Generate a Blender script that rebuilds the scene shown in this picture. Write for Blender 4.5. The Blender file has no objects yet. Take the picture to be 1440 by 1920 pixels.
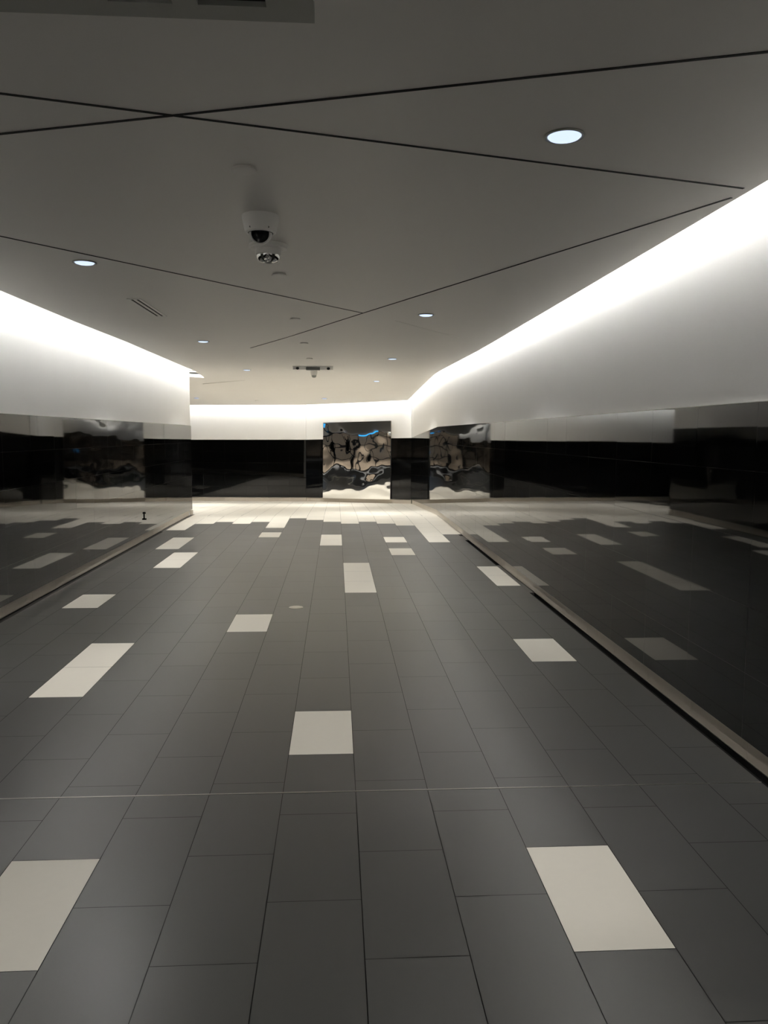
import bpy, bmesh, math, random
from mathutils import Vector, Matrix
random.seed(7)
S = bpy.context.scene
COL = S.collection
PI = math.pi

# ------------------------------------------------------------------ materials
def nodes_of(name):
    m = bpy.data.materials.new(name); m.use_nodes = True
    nt = m.node_tree; return m, nt, nt.nodes['Principled BSDF']
def setp(b, **k):
    names = dict(base='Base Color', rough='Roughness', metal='Metallic', ior='IOR', spec='Specular IOR Level',
                 coat='Coat Weight', coatr='Coat Roughness', ecol='Emission Color', estr='Emission Strength', trans='Transmission Weight')
    for a, v in k.items(): b.inputs[names[a]].default_value = v
def C3(r, g, b): return (r, g, b, 1)
def plain(name, col, rough=.5, noise=0.0, nscale=6.0, bump=0.0, **k):
    m, nt, b = nodes_of(name); setp(b, base=C3(*col), rough=rough, **k)
    if noise or bump:
        tc = nt.nodes.new('ShaderNodeTexCoord'); nz = nt.nodes.new('ShaderNodeTexNoise')
        nz.inputs['Scale'].default_value = nscale; nz.inputs['Detail'].default_value = 4
        nt.links.new(tc.outputs['Object'], nz.inputs['Vector'])
        if noise:
            mr = nt.nodes.new('ShaderNodeMapRange'); mr.inputs['To Min'].default_value = 1-noise; mr.inputs['To Max'].default_value = 1+noise
            nt.links.new(nz.outputs['Fac'], mr.inputs['Value'])
            mx = nt.nodes.new('ShaderNodeVectorMath'); mx.operation = 'SCALE'; mx.inputs[0].default_value = col
            nt.links.new(mr.outputs['Result'], mx.inputs['Scale']); nt.links.new(mx.outputs['Vector'], b.inputs['Base Color'])
        if bump:
            bp = nt.nodes.new('ShaderNodeBump'); bp.inputs['Strength'].default_value = bump; bp.inputs['Distance'].default_value = .002
            nt.links.new(nz.outputs['Fac'], bp.inputs['Height']); nt.links.new(bp.outputs['Normal'], b.inputs['Normal'])
    return m
def tile_mat(name, col, rough, vary=.06, grain=.03, gscale=40, roughvary=.0, ior=1.5):
    m, nt, b = nodes_of(name); setp(b, base=C3(*col), rough=rough, ior=ior)
    ge = nt.nodes.new('ShaderNodeNewGeometry'); tc = nt.nodes.new('ShaderNodeTexCoord'); nz = nt.nodes.new('ShaderNodeTexNoise')
    nz.inputs['Scale'].default_value = gscale; nz.inputs['Detail'].default_value = 3
    nt.links.new(tc.outputs['Object'], nz.inputs['Vector'])
    a = nt.nodes.new('ShaderNodeMapRange'); a.inputs['To Min'].default_value = 1-vary; a.inputs['To Max'].default_value = 1+vary
    c = nt.nodes.new('ShaderNodeMapRange'); c.inputs['To Min'].default_value = 1-grain; c.inputs['To Max'].default_value = 1+grain
    nt.links.new(ge.outputs['Random Per Island'], a.inputs['Value']); nt.links.new(nz.outputs['Fac'], c.inputs['Value'])
    mu = nt.nodes.new('ShaderNodeMath'); mu.operation = 'MULTIPLY'
    nt.links.new(a.outputs['Result'], mu.inputs[0]); nt.links.new(c.outputs['Result'], mu.inputs[1])
    mx = nt.nodes.new('ShaderNodeVectorMath'); mx.operation = 'SCALE'; mx.inputs[0].default_value = col
    nt.links.new(mu.outputs[0], mx.inputs['Scale']); nt.links.new(mx.outputs['Vector'], b.inputs['Base Color'])
    if roughvary:
        r = nt.nodes.new('ShaderNodeMapRange'); r.inputs['To Min'].default_value = rough-roughvary; r.inputs['To Max'].default_value = rough+roughvary
        nt.links.new(ge.outputs['Random Per Island'], r.inputs['Value']); nt.links.new(r.outputs['Result'], b.inputs['Roughness'])
    return m
def emit(name, col, st):
    m, nt, b = nodes_of(name); setp(b, base=C3(0.02, 0.02, 0.02), ecol=C3(*col), estr=st); return m

LED = 43.0
M = dict(
    dark=tile_mat('dark_porcelain', (.043, .0427, .040), .33, .03, .04, 60, .012, 1.68),
    white=tile_mat('ivory_porcelain', (.74, .70, .61), .34, .012, .02, 30, .01),
    grout=plain('grey_grout', (.022, .021, .019), .8, .1, 30),
    black=tile_mat('polished_black_stone', (.002, .002, .0019), .03, .25, .2, 90, 0, 1.43),
    blackjoint=plain('dark_wall_joint', (.03, .03, .028), .45),
    paint=plain('white_wall_paint', (.86, .85, .83), .55, .02, 3, .05),
    ceil=plain('warm_white_ceiling_paint', (.90, .872, .825), .42, .02, 1.5, .05),
    void=plain('shadow_gap_black', (.004, .004, .004), .9),
    seam=plain('ceiling_gap', (.012, .012, .011), .9),
    crease=plain('painted_light_line', (.7, .68, .63), .6),  # colour for light lines drawn on ceiling folds and the tile top edge
    base=tile_mat('beige_skirting_stone', (.52, .465, .39), .35, .05, .05, 25, 0, 1.5),
    steel=plain('brushed_steel', (.62, .60, .56), .28, .05, 80, metal=1.0),
    mirror=plain('polished_steel_mirror', (.80, .79, .76), .015, metal=1.0),
    whitepl=plain('white_plastic', (.94, .92, .88), .35, .02, 20),
    greypl=plain('grey_plastic', (.16, .16, .15), .5, .05, 20),
    fixture=plain('grey_fixture_enamel', (.42, .42, .38), .5, .03, 12),
    lens=plain('black_glass_lens', (.002, .002, .002), .06),
    chrome=plain('chrome', (.85, .84, .82), .08, metal=1.0),
    led=emit('cove_led', (.985, .985, .965), LED),
    lamp=emit('downlight_diffuser', (.62, .735, 1.0), 1.0),
    tan=tile_mat('tan_stone_panel', (.62, .49, .36), .35, .08, .08, 8),
    frame=plain('dark_bronze_frame', (.015, .013, .012), .3, .1, 20),
    blue=emit('blue_sign_face', (.03, .32, .75), 1.6),
    cloth=plain('black_clothing', (.004, .004, .0045), .9, .1, 30),
    denim=plain('dark_trousers', (.012, .012, .016), .9, .1, 30),
    skin=plain('skin', (.42, .27, .20), .5, .03, 20),
    hair=plain('dark_hair', (.01, .008, .006), .6, .1, 60),
    warm=emit('warm_lamp', (1.0, .80, .55), 7.0),
)

# ------------------------------------------------------------------ helpers
class MB:
    def __init__(s): s.v = []; s.f = []; s.m = []
    def quad(s, a, b, c, d, mi=0):
        n = len(s.v); s.v += [a, b, c, d]; s.f.append((n, n+1, n+2, n+3)); s.m.append(mi)
    def prism(s, pts, ext, mi=0):
        # pts: planar loop ; ext: offset vector
        n = len(s.v); k = len(pts); e = Vector(ext)
        s.v += [tuple(p) for p in pts] + [tuple(Vector(p)+e) for p in pts]
        s.f.append(tuple(range(n, n+k))); s.f.append(tuple(range(n+2*k-1, n+k-1, -1))); s.m += [mi, mi]
        for i in range(k):
            j = (i+1) % k; s.f.append((n+j, n+i, n+k+i, n+k+j)); s.m.append(mi)
    def box(s, x0, x1, y0, y1, z0, z1, mi=0):
        s.prism([(x0, y0, z0), (x1, y0, z0), (x1, y1, z0), (x0, y1, z0)], (0, 0, z1-z0), mi)
    def lathe(s, prof, c=(0, 0, 0), n=32, mi=0, mat=None, cap=True):
        b = len(s.v)
        for (r, z) in prof:
            for i in range(n):
                a = 2*PI*i/n; p = Vector((r*math.cos(a), r*math.sin(a), z))
                if mat: p = mat @ p
                s.v.append(tuple(p+Vector(c)))
        for k in range(len(prof)-1):
            for i in range(n):
                j = (i+1) % n; s.f.append((b+k*n+i, b+k*n+j, b+(k+1)*n+j, b+(k+1)*n+i)); s.m.append(mi)
        if cap:
            s.f.append(tuple(b+i for i in range(n-1, -1, -1))); s.f.append(tuple(b+(len(prof)-1)*n+i for i in range(n))); s.m += [mi, mi]
    def build(s, name, mats, parent=None, smooth=False, loc=None, bevel=0, recalc=True):
        me = bpy.data.meshes.new(name); me.from_pydata(s.v, [], s.f)
        if not isinstance(mats, (list, tuple)): mats = [mats]
        for x in mats: me.materials.append(x)
        me.polygons.foreach_set('material_index', s.m)
        if recalc:
            bm = bmesh.new(); bm.from_mesh(me); bmesh.ops.recalc_face_normals(bm, faces=bm.faces); bm.to_mesh(me); bm.free()
        if smooth:
            me.polygons.foreach_set('use_smooth', [True]*len(me.polygons))
            try: me.set_sharp_from_angle(angle=math.radians(40))
            except Exception: pass
        o = bpy.data.objects.new(name, me); COL.objects.link(o)
        if loc: o.location = loc
        if parent: o.parent = parent
        if bevel:
            b = o.modifiers.new('bevel', 'BEVEL'); b.width = bevel; b.segments = 2; b.limit_method = 'ANGLE'
        return o
def struct(o): o['kind'] = 'structure'; return o
def tag(o, label, cat, group=None):
    o['label'] = label; o['category'] = cat
    if group: o['group'] = group
    return o
def empty(name, loc, label=None, cat=None, group=None):
    o = bpy.data.objects.new(name, None); COL.objects.link(o); o.location = loc; o.empty_display_size = .1
    if label: tag(o, label, cat, group)
    return o

# ------------------------------------------------------------------ the levels of the place
RAMP0, RS = 14.6, .044
def zf(y): return -RS*max(0., y-RAMP0)
HINGES = [((.15, 6.93), (-1.88, 11.89), -.006), ((-2.54, 3.47), (.15, 6.93), .005), ((-2.5, 7.78), (1.43, 9.82), .010), ((-2.54, 9.5), (1.41, 13.15), -.014)]
def zc(x, y):
    z = 2.54-.04*max(0., y-14.2)
    for (a, b, k) in HINGES:
        dx, dy = b[0]-a[0], b[1]-a[1]; l = math.hypot(dx, dy)
        d = ((y-a[1])*dx-(x-a[0])*dy)/l
        z += k*max(0., min(d, 6.))
    return z

W, L, Y0 = .3048, .58682, 4.18
YS = -2.6
XR, XL = 1.79, -2.75                 # faces of the polished wall tiles
LE = 14.8                            # y where the left wall ends
CN = (1.79, 19.72); K = (-.888, 21.23); F0 = (-6.6, 21.95); F1 = (-27.0, 9.5)
R0 = (XL, LE); R1 = (-25.0, LE-(25.0-2.75)*.52/.85)

# ------------------------------------------------------------------ floor
bound = {0: 15.5, 1: 16, 2: 15.5, 3: 15, 4: 11.5, 5: 13, -1: 16, -2: 16.5, -3: 17, -4: 14.5, -5: 16, -6: 15.5, -7: 16, -8: 15.5, -9: 14}
whites = [(-1, 0, 1), (2, -2.5, 1), (-4, -2.5, 1), (-6, 2.5, 2), (-3, 4, 1), (4, 2.5, 1), (0, 8.5, 3), (-1, 13, 2), (2, 12.5, 1), (2, 10.5, 1),
          (-8, 12.5, 2), (-7, 10, 2), (-8, 5.5, 1), (5, 8, 2), (-4, 13.5, 1)]
wset = {}
for c, k, n in whites:
    for i in range(n): wset[(c, round(2*(k-i)))] = 1
def dist_line(p, a, b):
    dx, dy = b[0]-a[0], b[1]-a[1]; l = math.hypot(dx, dy)
    return ((p[0]-a[0])*dy-(p[1]-a[1])*dx)/l
fl = MB(); G = .0028
def inside(x, y):
    if x > XR+.04: return False
    if y < LE-.3 and x < -3.0: 
        if dist_line((x, y), R0, R1) < -.3: pass
        return dist_line((x, y), (R0[0], R0[1]), R1) < .45 and x > -27
    if dist_line((x, y), K, CN) < -.35 and x > K[0]-.3: return False
    if x <= K[0] and dist_line((x, y), F0, K) < -.35: return False
    if x < F0[0]+.3 and dist_line((x, y), F1, F0) < -.35: return False
    return x > -27
for c in range(-88, 6):
    xa, xb = c*W+G/2, (c+1)*W-G/2
    par = 0 if c % 2 else .5
    for k in range(-13, 32):
        ya = Y0+(k+par-1)*L+G/2; yb = ya+L-G
        if yb < YS: continue
        xm, ym = (xa+xb)/2, (ya+yb)/2
        if not inside(xm, ym): continue
        x0, x1 = xa, xb
        if ym < LE:
            if xm > -2.9 or ym < 13.5 and xm > -3.1:
                x0 = max(xa, -2.73); 
            if ym < LE-.1 and xm < -2.73 and dist_line((xm, ym), R0, R1) > .0 and xm > -3.4: continue
            x1 = min(xb, 1.765) if ym < 11.6 else min(xb, 1.815)
            if x1 <= x0: continue
        key = round(2*(k+par))
        if c in bound: w = (k+par) > bound[c]+.01 or (c, key) in wset
        else:
            w = ym > 13.3 and xm > -4.15 or random.random() < .07
        fl.quad((x0, ya, zf(ya)), (x1, ya, zf(ya)), (x1, yb, zf(yb)), (x0, yb, zf(yb)), 1 if w else 0)
n_t = len(fl.f)
floor = struct(fl.build('floor', [M['dark'], M['white']], recalc=False))
gb = MB()
for (xa, xb, ya, yb) in ((-2.73, 1.765, YS, 11.6), (-2.73, 1.815, 11.6, RAMP0), (-27, -2.73, YS-6, RAMP0), (-27, 1.815, RAMP0, 23.)):
    gb.prism([(xa, ya, zf(ya)-.009), (xb, ya, zf(ya)-.009), (xb, yb, zf(yb)-.009), (xa, yb, zf(yb)-.009)], (0, 0, -.06))
gb.build('grout', M['grout'], floor)
# shadow slots along the skirting, and the filler strips that close them here and there
sl = MB()
sl.box(1.765, 1.84, YS, 11.6, -.06, -.05); sl.box(1.838, 1.842, YS, 11.6, -.05, 0.0)
sl.box(-2.84, -2.73, YS, 12.2, -.06, -.05)
sl.build('shadow_gap', M['void'], floor)
fi = MB()
fi.box(1.7665, 1.812, 7.35, 8.95, -.03, -.0006); fi.box(1.7665, 1.812, 11.15, 11.6, -.03, -.0006)
fi.box(-2.775, -2.7315, 12.2, LE, -.03, -.0006)
fi.build('gap_filler', M['dark'], floor)

jt = MB(); jt.box(-2.73, 1.765, 3.197, 3.203, -.002, .0012)
tag(jt.build('expansion_joint', M['steel']), 'thin metal joint strip running straight across the dark floor', 'floor joint')

# ------------------------------------------------------------------ walls
H_BASE, ROW = .11, .308
def wall_run(p, q, side, y_or_s, name_paint, joint0=0.0, stepL=L, depth=.012, only_tiles=False, parent=None, up=.0, rows=5, base_in=.03, inset0=0.):
    """p->q in plan. side: +1 when the room lies to the left of p->q. returns (paint, tiles) meshes"""
    P, Q = Vector((p[0], p[1])), Vector((q[0], q[1])); d = (Q-P); ln = d.length; d.normalize()
    n = Vector((-d.y, d.x))*side                      # into the room
    ts = [0.]; t = joint0
    while t < ln-.02:
        if t > .02: ts.append(t)
        t += stepL
    ts.append(ln)
    tl = MB(); jb = MB()
    g = .0012
    for i in range(len(ts)-1):
        a, b = ts[i]+g/2, ts[i+1]-g/2
        for r in range(rows):
            z0, z1 = H_BASE+r*ROW+g/2, H_BASE+(r+1)*ROW-g/2
            th, ph = random.gauss(0, .0006), random.gauss(0, .0007)
            pts = []
            for (s_, z_) in ((a, z0), (b, z0), (b, z1), (a, z1)):
                off = th*(s_-(a+b)/2)+ph*(z_-(z0+z1)/2)
                w = P+d*s_+n*off; pts.append((w.x, w.y, z_+zf(w.y)))
            tl.quad(*pts)
    def slab(s0, s1, o0, o1, z0, z1, mb):
        out = []
        for (s_, o_) in ((s0, o0), (s1, o0), (s1, o1), (s0, o1)):
            w = P+d*s_+n*o_; out.append((w.x, w.y, zf(w.y)+z0))
        n0 = len(mb.v); mb.v += out+[(v[0], v[1], v[2]+z1-z0) for v in out]
        mb.f += [(n0, n0+1, n0+2, n0+3), (n0+7, n0+6, n0+5, n0+4)]+[(n0+i, n0+4+i, n0+4+(i+1) % 4, n0+(i+1) % 4) for i in range(4)]
        mb.m += [0]*6
    ztop = H_BASE+rows*ROW
    # structural wall face (painted), a little behind the tiles
    pw = MB()
    for i in range(len(ts)-1):
        s_a = ts[i]+(inset0 if i == 0 else 0)
        slab(s_a, ts[i+1], -.12, -.012, ztop-.02, 2.78, pw)
        slab(s_a, ts[i+1], -.12, -.035, .002, ztop-.02, pw)
    paint = struct(pw.build(name_paint, M['paint']))
    for i in range(len(ts)-1): slab(ts[i]+(inset0*.6 if i == 0 else 0), ts[i+1], -.034, -.0015, H_BASE, ztop, jb)
    jb.build('tile_backing', M['blackjoint'], paint)
    tl.build('tile_cladding', M['black'], paint, recalc=False)
    led = MB()
    for i in range(len(ts)-1): slab(ts[i], ts[i+1], -.012, .001, ztop+.0005, ztop+.004, led)
    led.build('edge_highlight', M['crease'], paint)  # pale strip stands in for light caught on the tiles' top edge
    # skirting
    bs = MB(); mt = MB()
    for i in range(len(ts)-1):
        slab(ts[i]+.001, ts[i+1]-.001, -.034, -base_in, 0.0, H_BASE-.012, bs)
        slab(ts[i], ts[i+1], -.034, -base_in+.003, 0.0, .004, mt)
    return paint, bs, mt, (P, d, n, ln)

def fix_dir(o):
    pass
wr, bs, mt, _ = wall_run((XR, YS), (XR, CN[1]), 1, 0, 'wall_right', joint0=(4.6-YS) % L)
b = struct(bs.build('baseboard_right', M['base'])); mt.build('metal_edge', M['steel'], b)
wl, bs, mt, _ = wall_run((XL, YS), (XL, LE), -1, 0, 'wall_left', joint0=.31, base_in=.04)
b = struct(bs.build('baseboard_left', M['base'])); mt.build('metal_edge', M['steel'], b)
wf, bs, mt, _ = wall_run(CN, K, 1, 0, 'wall_far_right', joint0=.30, base_in=.02)
struct(bs.build('baseboard_far_right', M['base']))
wf2, bs, mt, _ = wall_run(K, F0, 1, 0, 'wall_far', joint0=.45, base_in=.02)
struct(bs.build('baseboard_far', M['base']))
wf3, bs, mt, _ = wall_run(F0, F1, 1, 0, 'wall_side_corridor_far', joint0=.45, base_in=.02)
struct(bs.build('baseboard_side_corridor_far', M['base']))
wn, bs, mt, _ = wall_run(R0, R1, -1, 0, 'wall_side_corridor_near', joint0=.45, base_in=.03, inset0=.10)
struct(bs.build('baseboard_side_corridor_near', M['base']))
# wall closing the passage behind the camera, and the one at the end of the side corridor
bw = MB(); bw.box(XL-.1, XR+.1, YS-.12, YS, -.03, 2.78)
struct(bw.build('wall_back', M['paint']))

# ------------------------------------------------------------------ ceiling
EDGE = [(-2.53, YS), (1.68, YS), (1.68, 19.56), (-.93, 21.02), (-6.55, 21.72), (-26.9, 9.3), (-25.0+.1, R1[1]+.22), (-2.53, 15.06)]
def split_polys(polys, a, b):
    out = []
    for poly in polys:
        dd = [((p[1]-a[1])*(b[0]-a[0])-(p[0]-a[0])*(b[1]-a[1])) for p in poly]
        for sgn in (1, -1):
            res = []
            for i in range(len(poly)):
                p, q = poly[i], poly[(i+1) % len(poly)]; dp, dq = dd[i]*sgn, dd[(i+1) % len(poly)]*sgn
                if dp >= 0: res.append(p)
                if (dp > 1e-9 and dq < -1e-9) or (dp < -1e-9 and dq > 1e-9):
                    t = dp/(dp-dq); res.append((p[0]+(q[0]-p[0])*t, p[1]+(q[1]-p[1])*t))
            if len(res) >= 3:
                ar = sum(res[i][0]*res[(i+1) % len(res)][1]-res[(i+1) % len(res)][0]*res[i][1] for i in range(len(res)))
                if abs(ar) > 1e-6: out.append(res)
    return out
# convex pieces of the plan
P1 = [(-2.53, YS), (1.68, YS), (1.68, 15.06), (-2.53, 15.06)]
P2 = [(-2.53, 15.06), (1.68, 15.06), (1.68, 19.56), (-.93, 21.02), (-6.55, 21.72)]
P3 = [(-2.53, 15.06), (-6.55, 21.72), (-26.9, 9.3), (-25.0+.1, R1[1]+.22)]
polys = [P1, P2, P3]
for (a, b_, k) in HINGES: polys = split_polys(polys, a, b_)
polys = split_polys(polys, (-30, 14.2), (5, 14.2))
cm = MB()
for poly in polys:
    n0 = len(cm.v); cm.v += [(p[0], p[1], zc(*p)) for p in poly]
    ar = sum(poly[i][0]*poly[(i+1) % len(poly)][1]-poly[(i+1) % len(poly)][0]*poly[i][1] for i in range(len(poly)))
    idx = list(range(n0, n0+len(poly))); 
    if ar > 0: idx.reverse()
    cm.f.append(tuple(idx)); cm.m.append(0)
ceiling = struct(cm.build('ceiling', M['ceil'], recalc=False))
# upstand lip round the edge of the hung ceiling, and the closed top of the light cove
def edge_pts(poly, step=.6):
    out = []
    for i in range(len(poly)-1):
        a, b = Vector(poly[i]), Vector(poly[i+1]); n = max(1, int((b-a).length/step))
        out += [tuple(a+(b-a)*(k/n)) for k in range(n)]
    out.append(poly[-1]); return out
loop = edge_pts([EDGE[1], EDGE[2], EDGE[3], EDGE[4], EDGE[5]]); loop2 = edge_pts([EDGE[0], EDGE[7], EDGE[6]])
LIP = .055
def offset_line(pts, off):
    out = []
    for i, p in enumerate(pts):
        a = Vector(pts[max(0, i-1)]); b = Vector(pts[min(len(pts)-1, i+1)]); c = Vector(p)
        d1 = (c-a).normalized() if i > 0 else (b-c).normalized(); d2 = (b-c).normalized() if i < len(pts)-1 else d1
        n1, n2 = Vector((d1.y, -d1.x)), Vector((d2.y, -d2.x)); m = (n1+n2)
        m = m/ (m.length**2)*2 if m.length > 1e-6 else n1
        out.append((c.x+m.x*off, c.y+m.y*off))
    return out
lp = MB(); ld = MB()
for pts, sg in ((loop, 1), (loop2, -1)):
    inn = offset_line(pts, -.02*sg)
    s0, s1 = offset_line(pts, .002*sg), offset_line(pts, .028*sg)
    for i in range(len(pts)-1):
        a, b = pts[i], pts[i+1]; c, d = inn[i], inn[i+1]
        za, zb = zc(*a), zc(*b)
        # lip
        lp.quad((a[0], a[1], za), (b[0], b[1], zb), (b[0], b[1], zb+LIP), (a[0], a[1], za+LIP))
        lp.quad((a[0], a[1], za+LIP), (b[0], b[1], zb+LIP), (d[0], d[1], zb+LIP), (c[0], c[1], za+LIP))
        lp.quad((c[0], c[1], za+.001), (d[0], d[1], zb+.001), (d[0], d[1], zb+LIP), (c[0], c[1], za+LIP))
        # light strip standing on the lip
        A, B, C_, D = s0[i], s0[i+1], s1[i+1], s1[i]
        lo, hi = .095, .101
        ld.prism([(A[0], A[1], za+lo), (B[0], B[1], zb+lo), (C_[0], C_[1], zb+lo), (D[0], D[1], za+lo)], (0, 0, hi-lo))
lp.build('edge_lip', M['ceil'], ceiling)
ld.build('light_strip', M['led'], ceiling)
tp = MB()
for poly in ([(-2.95, YS-.1), (1.95, YS-.1), (1.95, 14.6), (-2.95, 14.6)], [(-2.95, 14.6), (1.95, 14.6), (1.95, 20.2), (-1., 22.2), (-7., 22.6)], [(-2.95, 14.6), (-7., 22.6), (-27.5, 10.2), (-25.6, -.3)]):
    tp.prism([(p[0], p[1], 2.54-.04*max(0, p[1]-14.2)+.17) for p in poly], (0, 0, .03))
tp.build('cove_top', M['paint'], ceiling)
def seam(pts, w, mat, name, dz=.0022):
    mb = MB()
    for (a, b) in zip(pts[:-1], pts[1:]):
        A, B = Vector(a), Vector(b); d = (B-A); n = max(1, int(d.length/.5)); u = d.normalized(); v = Vector((-u.y, u.x))*w/2
        for i in range(n):
            p, q = A+d*(i/n), A+d*((i+1)/n)
            qs = [p-v, q-v, q+v, p+v]
            mb.prism([(t.x, t.y, zc(t.x, t.y)-dz) for t in qs], (0, 0, dz+.003))
    mb.build(name, mat, ceiling)
seam([(-2.5, 2.18), (1.635, 3.35)], .012, M['seam'], 'panel_gap')
seam([(1.66, 2.0), (-2.5, 3.31)], .012, M['seam'], 'panel_gap')
seam([(1.65, 3.48), (.15, 6.93), (-1.15, 10.1)], .013, M['seam'], 'panel_gap')
seam([(-2.5, 3.52), (-1.84, 4.37), (.15, 6.93)], .012, M['seam'], 'panel_gap')
seam([(.46, 7.36), (1.23, 8.55)], .006, M['crease'], 'fold_light_line', .0008)  # strip draws the light line along a ceiling fold as colour
seam([(-2.73, 16.07), (-1.82, 15.43)], .02, M['crease'], 'fold_light_line', .004)  # another fold whose light line is put in as a strip

# ------------------------------------------------------------------ wavy polished steel panel on the far wall
CD = Vector((1.31+.41, 19.99-20.96)).normalized(); NN = Vector((-.491, -.871))
mp = MB(); NX, NZ = 96, 110
from mathutils import noise
def wav(u, v):
    p = Vector((u*2.1+3.1, v*2.1, .7)); q = Vector((u*5.2, v*4.6+9, 2.2))
    return .0055*noise.noise(p)+.0011*noise.noise(q)+.03*(1-v/1.99)
for j in range(NZ+1):
    for i in range(NX+1):
        u, v = i/NX*1.975, j/NZ*1.99
        w = Vector((-.41, 20.96))+CD*u; fade = min(1, u/.12, (1.975-u)/.12, v/.12, (1.99-v)/.12)
        w2 = w+NN*(.024+wav(u, v))
        mp.v.append((w2.x, w2.y, v+.10+zf(w.y)))
for j in range(NZ):
    for i in range(NX):
        a = j*(NX+1)+i; mp.f.append((a, a+1, a+NX+2, a+NX+1)); mp.m.append(0)
panel = empty('mirror_panel', (.45, 20.47, zf(20.5)+.1), 'tall wavy polished steel panel reflecting tan and black shapes on the far wall', 'mirror panel')
o = mp.build('steel_sheet', M['mirror'], None, smooth=True, recalc=False); o.parent = panel; o.matrix_parent_inverse = Matrix.Translation(panel.location).inverted()
ed = MB()
a, b = Vector((-.41, 20.96)), Vector((-.41, 20.96))+CD*1.975
for (s0, s1, z0, z1) in ((0, 1.975, .10, .104), (0, 1.975, 2.086, 2.09), (0, .004, .10, 2.09), (1.971, 1.975, .10, 2.09)):
    p0, p1 = a+CD*s0, a+CD*s1; q0, q1 = p0+NN*.0295, p1+NN*.0295
    base = zf(20.5)
    ed.prism([(p0.x, p0.y, zf(p0.y)+z0), (p1.x, p1.y, zf(p1.y)+z0), (q1.x, q1.y, zf(p1.y)+z0), (q0.x, q0.y, zf(p0.y)+z0)], (0, 0, z1-z0))
o = ed.build('folded_edge', M['steel'], None); o.parent = panel; o.matrix_parent_inverse = Matrix.Translation(panel.location).inverted()

# ------------------------------------------------------------------ things in the ceiling
def downlight():
    r = empty('recessed_downlight', (0, 0, 0))
    t = MB(); t.lathe([(.070, .0), (.072, -.003), (.066, -.006), (.059, -.004), (.058, .004)], n=40, cap=False)
    t.build('trim_ring', M['fixture'], r, smooth=True)
    t = MB(); t.lathe([(.0575, -.003), (.052, -.0085), (.04, -.012), (.0001, -.014)], n=40, cap=False); t.build('diffuser', M['lamp'], r, smooth=True)
    ldat = bpy.data.lights.new('lamp', 'SPOT'); ldat.energy = 120; ldat.color = (1, .985, .965); ldat.spot_size = math.radians(122); ldat.spot_blend = 1.0; ldat.shadow_soft_size = .05
    lo = bpy.data.objects.new('lamp', ldat); COL.objects.link(lo); lo.parent = r; lo.location = (0, 0, -.02)
    return r
def copy_tree(o, parent=None):
    c = o.copy(); COL.objects.link(c)
    if parent: c.parent = parent
    for ch in list(o.children): copy_tree(ch, c)
    return c
dl = downlight()
DL = [(.71, 2.81, 'round recessed ceiling downlight nearest the camera, glowing pale blue, above right wall'),
      (-1.60, 5.00, 'round glowing downlight at left, just in front of the slotted ceiling vent'),
      (.70, 6.97, 'round glowing downlight on the right half of ceiling, second nearest on that side'),
      (-1.61, 9.35, 'small glowing downlight on the left half of ceiling, just beyond the slotted vent'),
      (.71, 11.25, 'small glowing downlight on the right half of ceiling, third from the camera on that side'),
      (-1.59, 13.65, 'small glowing downlight furthest along on the left half of ceiling, near the left wall end'),
      (.70, 15.47, 'tiny glowing downlight just in front of the small far ceiling vent'),
      (-.36, 19.1, 'tiny glowing downlight closest to the far wall, in front of the steel panel')]
for i, (x, y, lab) in enumerate(DL):
    o = dl if i == 0 else copy_tree(dl)
    o.location = (x, y, zc(x, y)-.001); o.rotation_euler.x = -.04 if y > 14.2 else 0
    tag(o, lab, 'ceiling light', 'recessed downlights')
def power(o, e):
    for c in o.children:
        if c.type == 'LIGHT': c.data = c.data.copy(); c.data.energy = e
DN = [o for o in S.objects if o.name.startswith('recessed_downlight')]
for o in DN:
    y = o.location.y
    power(o, 95 if y < 4 else 125 if y < 8 else 170 if y < 12 else 260 if y < 14.5 else 350)
for sx, sy, e in ((-1.6, .75, 90), (.7, -1.35, 50)):  # added fill: unseen downlights that brighten the near floor
    o = copy_tree(dl); o.location = (sx, sy, zc(sx, sy)-.001); power(o, e)
    tag(o, 'unseen downlight added overhead to brighten the nearest floor tiles', 'ceiling light', 'added downlights above the viewpoint')
for sx, sy in ((-3.6, 16.6), (-3.4, 19.2)):  # extra lamps hidden behind the left wall, added to lift the far end
    o = copy_tree(dl); o.location = (sx, sy, zc(sx, sy)-.001); power(o, 350)
    tag(o, 'unseen downlight added round the corner past the left wall to brighten the far floor', 'ceiling light', 'added downlights round the corner')
CP = [(-.44, 3.22, 'flush round cover in dark ceiling in front of the dome camera'), (-.45, 5.29, 'flush round cover in ceiling just behind the dome camera'),
      (-.45, 7.31, 'small round ceiling cover, third along the centre line'), (-.45, 9.33, 'small round ceiling cover, fourth along the centre line'),
      (-.46, 11.47, 'small round ceiling cover just in front of the long twin headed fixture'), (-2.03, 19.75, 'tiny round ceiling cover near the far wall, left of the steel panel')]
cpp = MB(); cpp.lathe([(.0001, -.010), (.036, -.010), (.047, -.0085), (.050, -.0065), (.0505, -.005), (.043, -.0045), (.043, .004)], n=40, cap=False)
cp0 = cpp.build('sprinkler_cover', M['ceil'], smooth=True)
for i, (x, y, lab) in enumerate(CP):
    o = cp0 if i == 0 else cp0.copy()
    if i: COL.objects.link(o)
    o.location = (x, y, zc(x, y)-.0035); tag(o, lab, 'ceiling cover', 'flush ceiling covers')

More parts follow.
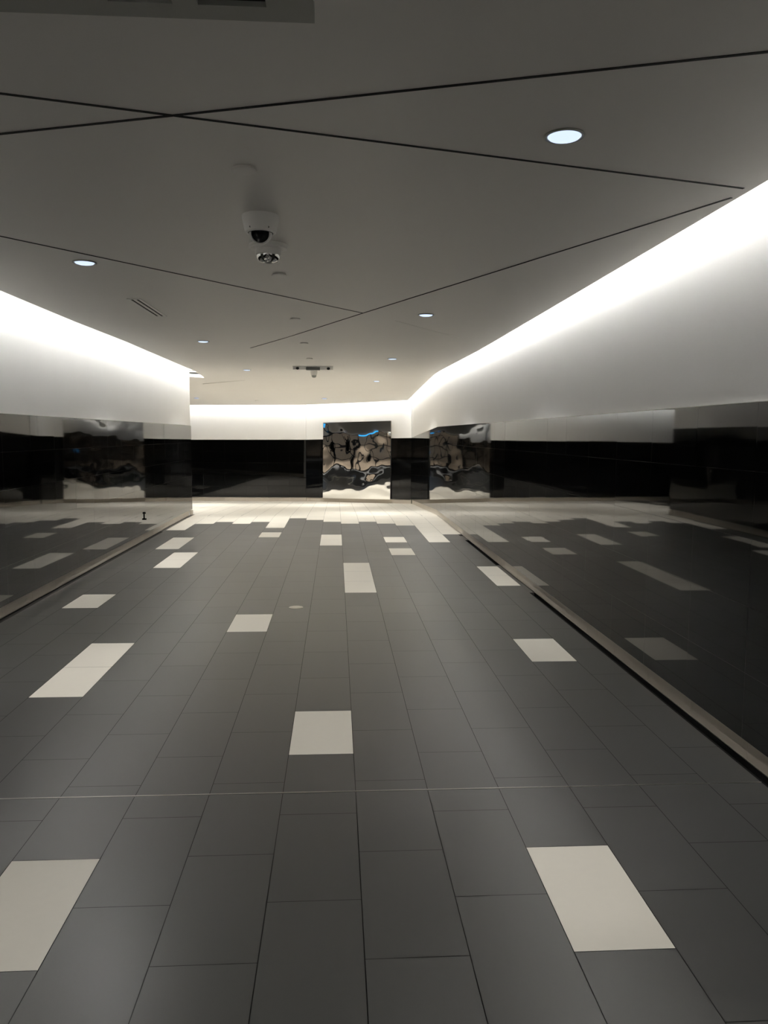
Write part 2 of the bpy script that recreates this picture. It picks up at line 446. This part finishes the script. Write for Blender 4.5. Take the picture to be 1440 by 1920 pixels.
# dome security camera
cx, cy = -.44, 3.90; cz = zc(cx, cy)
dc = empty('security_camera', (cx, cy, cz), 'white ceiling mounted dome security camera with black lens window', 'security camera')
m_ = MB(); m_.lathe([(.075, .001), (.087, .0), (.0875, -.012), (.084, -.03), (.073, -.078), (.069, -.081), (.060, -.0815), (.056, -.07)], n=48, cap=False)
m_.build('housing', M['whitepl'], dc, smooth=True)
m_ = MB(); m_.lathe([(.058, -.070), (.0595, -.080), (.0575, -.083)], n=40, cap=False); m_.build('gasket', M['void'], dc, smooth=True)
tilt = Matrix.Rotation(math.radians(62), 3, 'X')
m_ = MB(); R = .055
prof = [(.0001, R)]+[(R*math.sin(t), R*math.cos(t)) for t in [PI*k/24 for k in range(1, 18)]]
# ball: opening faces the camera (towards -Y, a little down)
ball = [(R*math.sin(t), -R*math.cos(t)) for t in [PI*k/28 for k in range(10, 28)]]+[(.0001, R)]
m_.lathe(ball, c=(0, 0, -.078), n=40, mat=Matrix.Rotation(math.radians(-68), 3, 'X'), cap=False)
sb = m_.build('ball', M['whitepl'], dc, smooth=True)
m_ = MB(); r0 = R*math.sin(PI*10/28); z0 = -R*math.cos(PI*10/28)
m_.lathe([(r0, z0), (r0*.99, z0-.0035), (r0*.86, z0-.004), (r0*.84, z0+.002)], c=(0, 0, -.078), n=40, mat=Matrix.Rotation(math.radians(-68), 3, 'X'), cap=False)
m_.build('lens_rim', M['whitepl'], sb, smooth=True)
m_ = MB(); m_.lathe([(r0*.86, z0+.001), (r0*.6, z0-.003), (r0*.3, z0-.005), (.0001, z0-.006)], c=(0, 0, -.078), n=40, mat=Matrix.Rotation(math.radians(-68), 3, 'X'), cap=False)
m_.build('lens_window', M['lens'], sb, smooth=True)
for sx in (-1, 1):
    m_ = MB(); m_.lathe([(.0045, .003), (.0045, -.002), (.0001, -.002)], c=(sx*.042, -.061, -.066), n=12, mat=Matrix.Rotation(math.radians(-80), 3, 'X'), cap=False)
    m_.build('screw', M['greypl'], dc, smooth=True)

# strobe / detector right behind it
sx_, sy_ = -.452, 4.48; sz_ = zc(sx_, sy_)
st = empty('smoke_detector', (sx_, sy_, sz_), 'pale round detector with shiny faceted nose just behind the dome camera', 'detector')
m_ = MB(); m_.lathe([(.098, .001), (.105, -.003), (.106, -.018), (.100, -.025), (.068, -.027)], n=48, cap=False); m_.build('base_plate', M['whitepl'], st, smooth=True)
m_ = MB(); m_.lathe([(.070, -.026), (.0695, -.056), (.066, -.060), (.055, -.060)], n=48, cap=False); m_.build('collar', M['whitepl'], st, smooth=True)
for k in range(6):
    a0 = 2*PI*k/6+.15; pts = []
    m_ = MB(); n_ = 6
    for (r, z) in ((.064, -.060), (.062, -.076), (.050, -.090), (.022, -.098)):
        for i in range(n_+1):
            a = a0+(2*PI/6*.74)*i/n_; rr = r*(1+.05*math.cos(PI*(i/n_-.5)*1.0)); m_.v.append((rr*math.cos(a), rr*math.sin(a), z))
    for j in range(3):
        for i in range(n_):
            q = j*(n_+1)+i; m_.f.append((q, q+1, q+n_+2, q+n_+1)); m_.m.append(0)
    m_.build('vane', M['chrome'], st, smooth=True)
m_ = MB(); m_.lathe([(.052, -.058), (.050, -.074), (.038, -.086), (.0001, -.090)], n=32, cap=False); m_.build('core', M['greypl'], st, smooth=True)

# slot vents
def slot_vent(x0, x1, y0, y1, label, slots, skew=0, t=.006):
    xm, ym = (x0+x1)/2, (y0+y1)/2; z = zc(xm, ym); dzy = (zc(xm, y1)-zc(xm, y0))/(y1-y0)
    r = empty('air_vent', (xm, ym, z), label, 'vent'); r.rotation_euler.x = math.atan(dzy)
    w, h = (x1-x0)/2, (y1-y0)/2; f = MB(); g = .024
    xs = [-w]; n = slots; sw = (2*w-(n+1)*g)/n
    for k in range(n+1):
        a = -w+k*(g+sw); f.box(a, a+g, -h, h, -t, .0005)
    f.box(-w, w, -h, -h+.014, -t, .0004); f.box(-w, w, h-.014, h, -t, .0004)
    f.build('frame', M['whitepl'], r)
    s = MB()
    for k in range(n):
        a = -w+g+k*(g+sw); s.box(a, a+sw, -h+.014, h-.014, -.0022, .0006)
    s.build('dark_slot', M['void'], r)
    return r
slot_vent(-1.695, -1.585, 6.33, 7.27, 'long narrow ceiling vent with two dark slots, on left half of ceiling', 2)
v = slot_vent(.66, .80, 16.3, 17.3, 'small pale far ceiling vent behind a tiny downlight near the far wall', 1)
for c in v.children:
    if c.name.startswith('dark_slot'): c.data.materials[0] = M['fixture']

# long twin-headed fixture
ex, ey = -.45, 12.85; ez = zc(ex, ey)
em = empty('emergency_light', (ex, ey, ez), 'long white twin headed emergency light across the far ceiling', 'emergency light')
m_ = MB(); m_.prism([(-.32, -.09, .001), (-.32, -.085, -.012), (-.32, -.045, -.056), (-.32, .06, -.056), (-.32, .07, .001)], (.64, 0, 0)); m_.build('body', M['whitepl'], em, bevel=.004)
m_ = MB(); m_.box(-.11, .11, -.084, .02, -.061, -.016); m_.build('centre_housing', M['greypl'], em, bevel=.005)
for s in (-1, 1):
    m_ = MB(); m_.lathe([(.024, .004), (.025, -.006), (.020, -.007), (.0001, -.004)], c=(s*.245, -.0665, -.036), n=24, mat=Matrix.Rotation(math.radians(-42), 3, 'X'), cap=False)
    h = m_.build('lamp_head', M['lens'], em, smooth=True)
# small camera behind
ux, uy = -.46, 13.75; uz = zc(ux, uy)
sc_ = empty('ceiling_sensor', (ux, uy, uz), 'small hanging grey sensor just behind the long twin headed fixture', 'sensor')
m_ = MB(); m_.lathe([(.06, .001), (.062, -.02), (.05, -.075), (.045, -.078)], n=28, cap=True); m_.build('housing', M['whitepl'], sc_, smooth=True)
m_ = MB(); m_.lathe([(.042, -.078), (.040, -.095), (.028, -.112), (.0001, -.118)], n=28, cap=False); m_.build('dome', M['fixture'], sc_, smooth=True)

# fixture cut by the top edge of the photograph
tx, ty = -.72, 1.735
fx = empty('recessed_light_housing', (tx, ty, zc(tx, ty)), 'grey rectangular ceiling housing with dark square openings at the upper left', 'ceiling fixture')
m_ = MB(); hw, hd, tz = .59, .19, .085
for (a, b) in ((-hw, -.43), (-.25, -.21), (-.05, .01), (.15, .20)): pass
ops = [(-.48, -.34), (-.26, -.12), (-.04+.015, .12), (.19+.01, .32+.01)]
ops = [(-.46, -.32), (-.26, -.12), (-.06, .08), (.14, .28), (.335, .485)]
xs = -hw
m_ = MB()
for (a, b) in ops: m_.box(xs, a, -hd, hd, -tz, -tz+.012); xs = b
m_.box(xs, hw, -hd, hd, -tz, -tz+.012)
for (a, b) in ops: m_.box(a, b, hd-.062, hd, -tz, -tz+.012); m_.box(a, b, -hd, -hd+.035, -tz, -tz+.012)
m_.box(-hw, hw, hd-.006, hd, -tz+.012, .002); m_.box(-hw, hw, -hd, -hd+.006, -tz+.012, .002); m_.box(-hw, -hw+.006, -hd+.006, hd-.006, -tz+.012, .002); m_.box(hw-.006, hw, -hd+.006, hd-.006, -tz+.012, .002)
m_.build('frame', M['fixture'], fx)
for (a, b) in ops:
    m_ = MB(); m_.box(a-.004, b+.004, -hd+.03, hd-.03, -tz+.013, -.002); m_.build('dark_opening', M['void'], fx)

# floor cover and wall bracket
m_ = MB(); m_.lathe([(.062, -.001), (.062, .0015), (.058, .0025), (.0001, .0025)], n=40, cap=False)
tag(m_.build('drain_cover', M['steel'], smooth=True, loc=(-.43, 6.78, .0005)), 'small round metal cover set in the dark floor tiles', 'floor cover')
m_ = MB(); m_.box(0, .010, -.022, .022, .30, .41); m_.box(.010, .022, -.012, .012, .385, .405); m_.box(.010, .03, -.014, .014, .30, .32)
tag(m_.build('wall_bracket', M['lens'], loc=(XL+.0005, 11.13, 0)), 'small black bracket low on the left black tiled wall', 'bracket')

# ------------------------------------------------------------------ side corridor seen in the steel panel
EC = Vector((-25.2, 5.4)); ED = Vector((.52, -.85)).normalized(); EN = Vector((.85, .52))
endw = empty('wall_side_corridor_end', (EC.x, EC.y, 0)); endw['kind'] = 'structure'
def on_end(s, o, z): w = ED*s+EN*o; return (w.x, w.y, z)
m_ = MB(); fr = MB(); PW, PH = 1.05, 1.12
for i in range(-4, 4):
    for j in range(2):
        s0, s1, z0, z1 = i*PW+.06, (i+1)*PW-.06, .16+j*(PH+.06), .16+j*(PH+.06)+PH-.06
        m_.prism([on_end(s0, .02, z0), on_end(s1, .02, z0), on_end(s1, .02, z1), on_end(s0, .02, z1)], (EN.x*.03, EN.y*.03, 0))
m_.build('stone_panels', M['tan'], endw)
fr.prism([on_end(-4.6, -.1, -.05), on_end(4.6, -.1, -.05), on_end(4.6, -.1, 2.78), on_end(-4.6, -.1, 2.78)], (EN.x*.11, EN.y*.11, 0))
fr.build('frame_backing', M['frame'], endw)
for s in (-1.9, 1.6):
    p = EC+ED*s+EN*1.6
    sg = empty('hanging_sign', (p.x, p.y, 2.53), 'small glowing blue hanging sign seen in the steel panel, %s' % ('its left one' if s < 0 else 'its right one'), 'sign', 'blue signs reflected in the steel panel')
    q = MB(); q.prism([tuple(Vector((ED.x*-.5, ED.y*-.5, -.36))), tuple(Vector((ED.x*.5, ED.y*.5, -.36))), tuple(Vector((ED.x*.5, ED.y*.5, -.10))), tuple(Vector((ED.x*-.5, ED.y*-.5, -.10)))], (EN.x*.06, EN.y*.06, 0))
    q.build('sign_face', M['blue'], sg)
    q = MB(); q.box(-.015, .015, -.015, .015, -.12, .01); q.build('hanger', M['steel'], sg)

def person(loc, rz, label, arm=0.0):
    r = empty('person', loc, label, 'person', 'people in black reflected in the steel panel'); r.rotation_euler.z = rz
    J = {'pel': (0, 0, .96, .135, .10), 'bel': (0, 0, 1.08, .13, .095), 'che': (0, .01, 1.30, .165, .11), 'nk0': (0, 0, 1.46, .07, .06), 'nk': (0, .0, 1.52, .052, .052),
         'hd0': (0, .015, 1.60, .072, .085), 'hd1': (0, .01, 1.70, .074, .09)}
    E = [('pel', 'bel'), ('bel', 'che'), ('che', 'nk0'), ('nk0', 'nk'), ('nk', 'hd0'), ('hd0', 'hd1')]
    for s, t in ((-1, 'l'), (1, 'r')):
        J.update({'sh'+t: (s*.17, 0, 1.42, .055, .055), 'el'+t: (s*.24, -.02, 1.13, .042, .042), 'wr'+t: (s*.25, .08+arm*.1, .90+arm*.15, .028, .028), 'ha'+t: (s*.245, .11+arm*.12, .82+arm*.16, .034, .02),
                  'hp'+t: (s*.09, 0, .90, .095, .095), 'kn'+t: (s*.105, .02, .50, .06, .06), 'an'+t: (s*.115, -.01, .09, .04, .04), 'to'+t: (s*.13, .15, .035, .042, .03)})
        E += [('che', 'sh'+t), ('sh'+t, 'el'+t), ('el'+t, 'wr'+t), ('wr'+t, 'ha'+t), ('pel', 'hp'+t), ('hp'+t, 'kn'+t), ('kn'+t, 'an'+t), ('an'+t, 'to'+t)]
        for k in range(5):
            nm = 'f%d%s' % (k, t); hx, hy, hz = J['ha'+t][:3]
            if k == 4: J[nm] = (hx-s*.045, hy+.02, hz-.01, .010, .010)
            else: J[nm] = (hx-s*.0+(k-1.5)*.017, hy+.02, hz-.075+abs(k-1.3)*.008, .0085, .0085)
            E.append(('ha'+t, nm))
    ks = list(J); me = bpy.data.meshes.new('body'); me.from_pydata([J[k][:3] for k in ks], [(ks.index(a), ks.index(b)) for a, b in E], [])
    o = bpy.data.objects.new('body', me); COL.objects.link(o); o.parent = r
    o.modifiers.new('skin', 'SKIN'); sub = o.modifiers.new('sub', 'SUBSURF'); sub.levels = sub.render_levels = 1
    for i, k in enumerate(ks): me.skin_vertices[0].data[i].radius = J[k][3:]
    me.skin_vertices[0].data[0].use_root = True
    me.materials.append(M['cloth'])
    m_ = MB(); m_.lathe([(.0001, 1.82), (.05, 1.81), (.085, 1.76), (.093, 1.70), (.088, 1.63), (.06, 1.60)], n=24, cap=False, c=(0, -.012, 0)); m_.build('hair', M['hair'], r, smooth=True)
    m_ = MB(); m_.lathe([(.0001, 1.585), (.035, 1.59), (.060, 1.63), (.072, 1.70), (.060, 1.765)], n=24, cap=False, c=(0, .038, 0))
    m_.lathe([(.012, 0), (.008, .03), (.0001, .035)], c=(0, .108, 1.66), n=8, cap=False, mat=Matrix.Rotation(math.radians(20), 3, 'X')); m_.build('face', M['skin'], r, smooth=True)
    return r
for i, (sx, sy, pw_) in enumerate(((-7.0, 16.2, 60), (-11.5, 13.4, 60), (-16.0, 11.0, 60), (-20.5, 8.6, 200), (-24.3, 9.0, 1100), (-23.5, 6.9, 1100), (-22.3, 4.84, 900))):  # lamps added so the corridor reads bright in the steel panel
    o = copy_tree(dl); power(o, pw_); o.location = (sx, sy, zc(sx, sy)-.001)
    tag(o, 'downlight added to brighten the side corridor reflected in the steel panel', 'ceiling light', 'added side corridor downlights')
base = Vector((.45, 20.5)); bd = Vector((-.855, -.517))
for s, t, lb in ((-.45, 19.6, 'person in black clothing standing, left silhouette in the steel panel'), (.5, 19.0, 'person in black clothing standing, right silhouette in the steel panel')):
    p = base+bd*t+Vector((bd.y, -bd.x))*s
    person((p.x, p.y, zf(p.y)), math.atan2(-bd.y, -bd.x)-PI/2, lb, .5 if s > 0 else 0)

# ------------------------------------------------------------------ world, camera, view
w = bpy.data.worlds.new('world'); S.world = w; w.use_nodes = True
w.node_tree.nodes['Background'].inputs['Color'].default_value = (.02, .02, .02, 1); w.node_tree.nodes['Background'].inputs['Strength'].default_value = .3

f, pitch, roll, yaw, h, x0 = 1480., .0973123, .0053367, .0607456, 1.49598, -.081084
cyw, syw, cp, sp = math.cos(yaw), math.sin(yaw), math.cos(pitch), math.sin(pitch)
fwd = Vector((syw*cp, cyw*cp, -sp)); right = Vector((cyw, -syw, 0)); up = right.cross(fwd)
r2 = right*math.cos(roll)+up*math.sin(roll); u2 = -right*math.sin(roll)+up*math.cos(roll)
cd = bpy.data.cameras.new('camera'); co = bpy.data.objects.new('camera', cd); COL.objects.link(co)
cd.sensor_fit = 'VERTICAL'; cd.sensor_height = 36; cd.sensor_width = 27; cd.lens = f/1920*36; cd.clip_start = .02; cd.clip_end = 200
co.matrix_world = Matrix(((r2.x, u2.x, -fwd.x, x0), (r2.y, u2.y, -fwd.y, 0), (r2.z, u2.z, -fwd.z, h), (0, 0, 0, 1)))
S.camera = co
S.view_settings.view_transform = 'Standard'; S.view_settings.look = 'None'; S.view_settings.gamma = 1; S.view_settings.use_curve_mapping = False
S.view_settings.exposure = 0.32
S.cycles.use_denoising = True
S.cycles.max_bounces = 12; S.cycles.diffuse_bounces = 6; S.cycles.glossy_bounces = 6
S.cycles.sample_clamp_indirect = 6
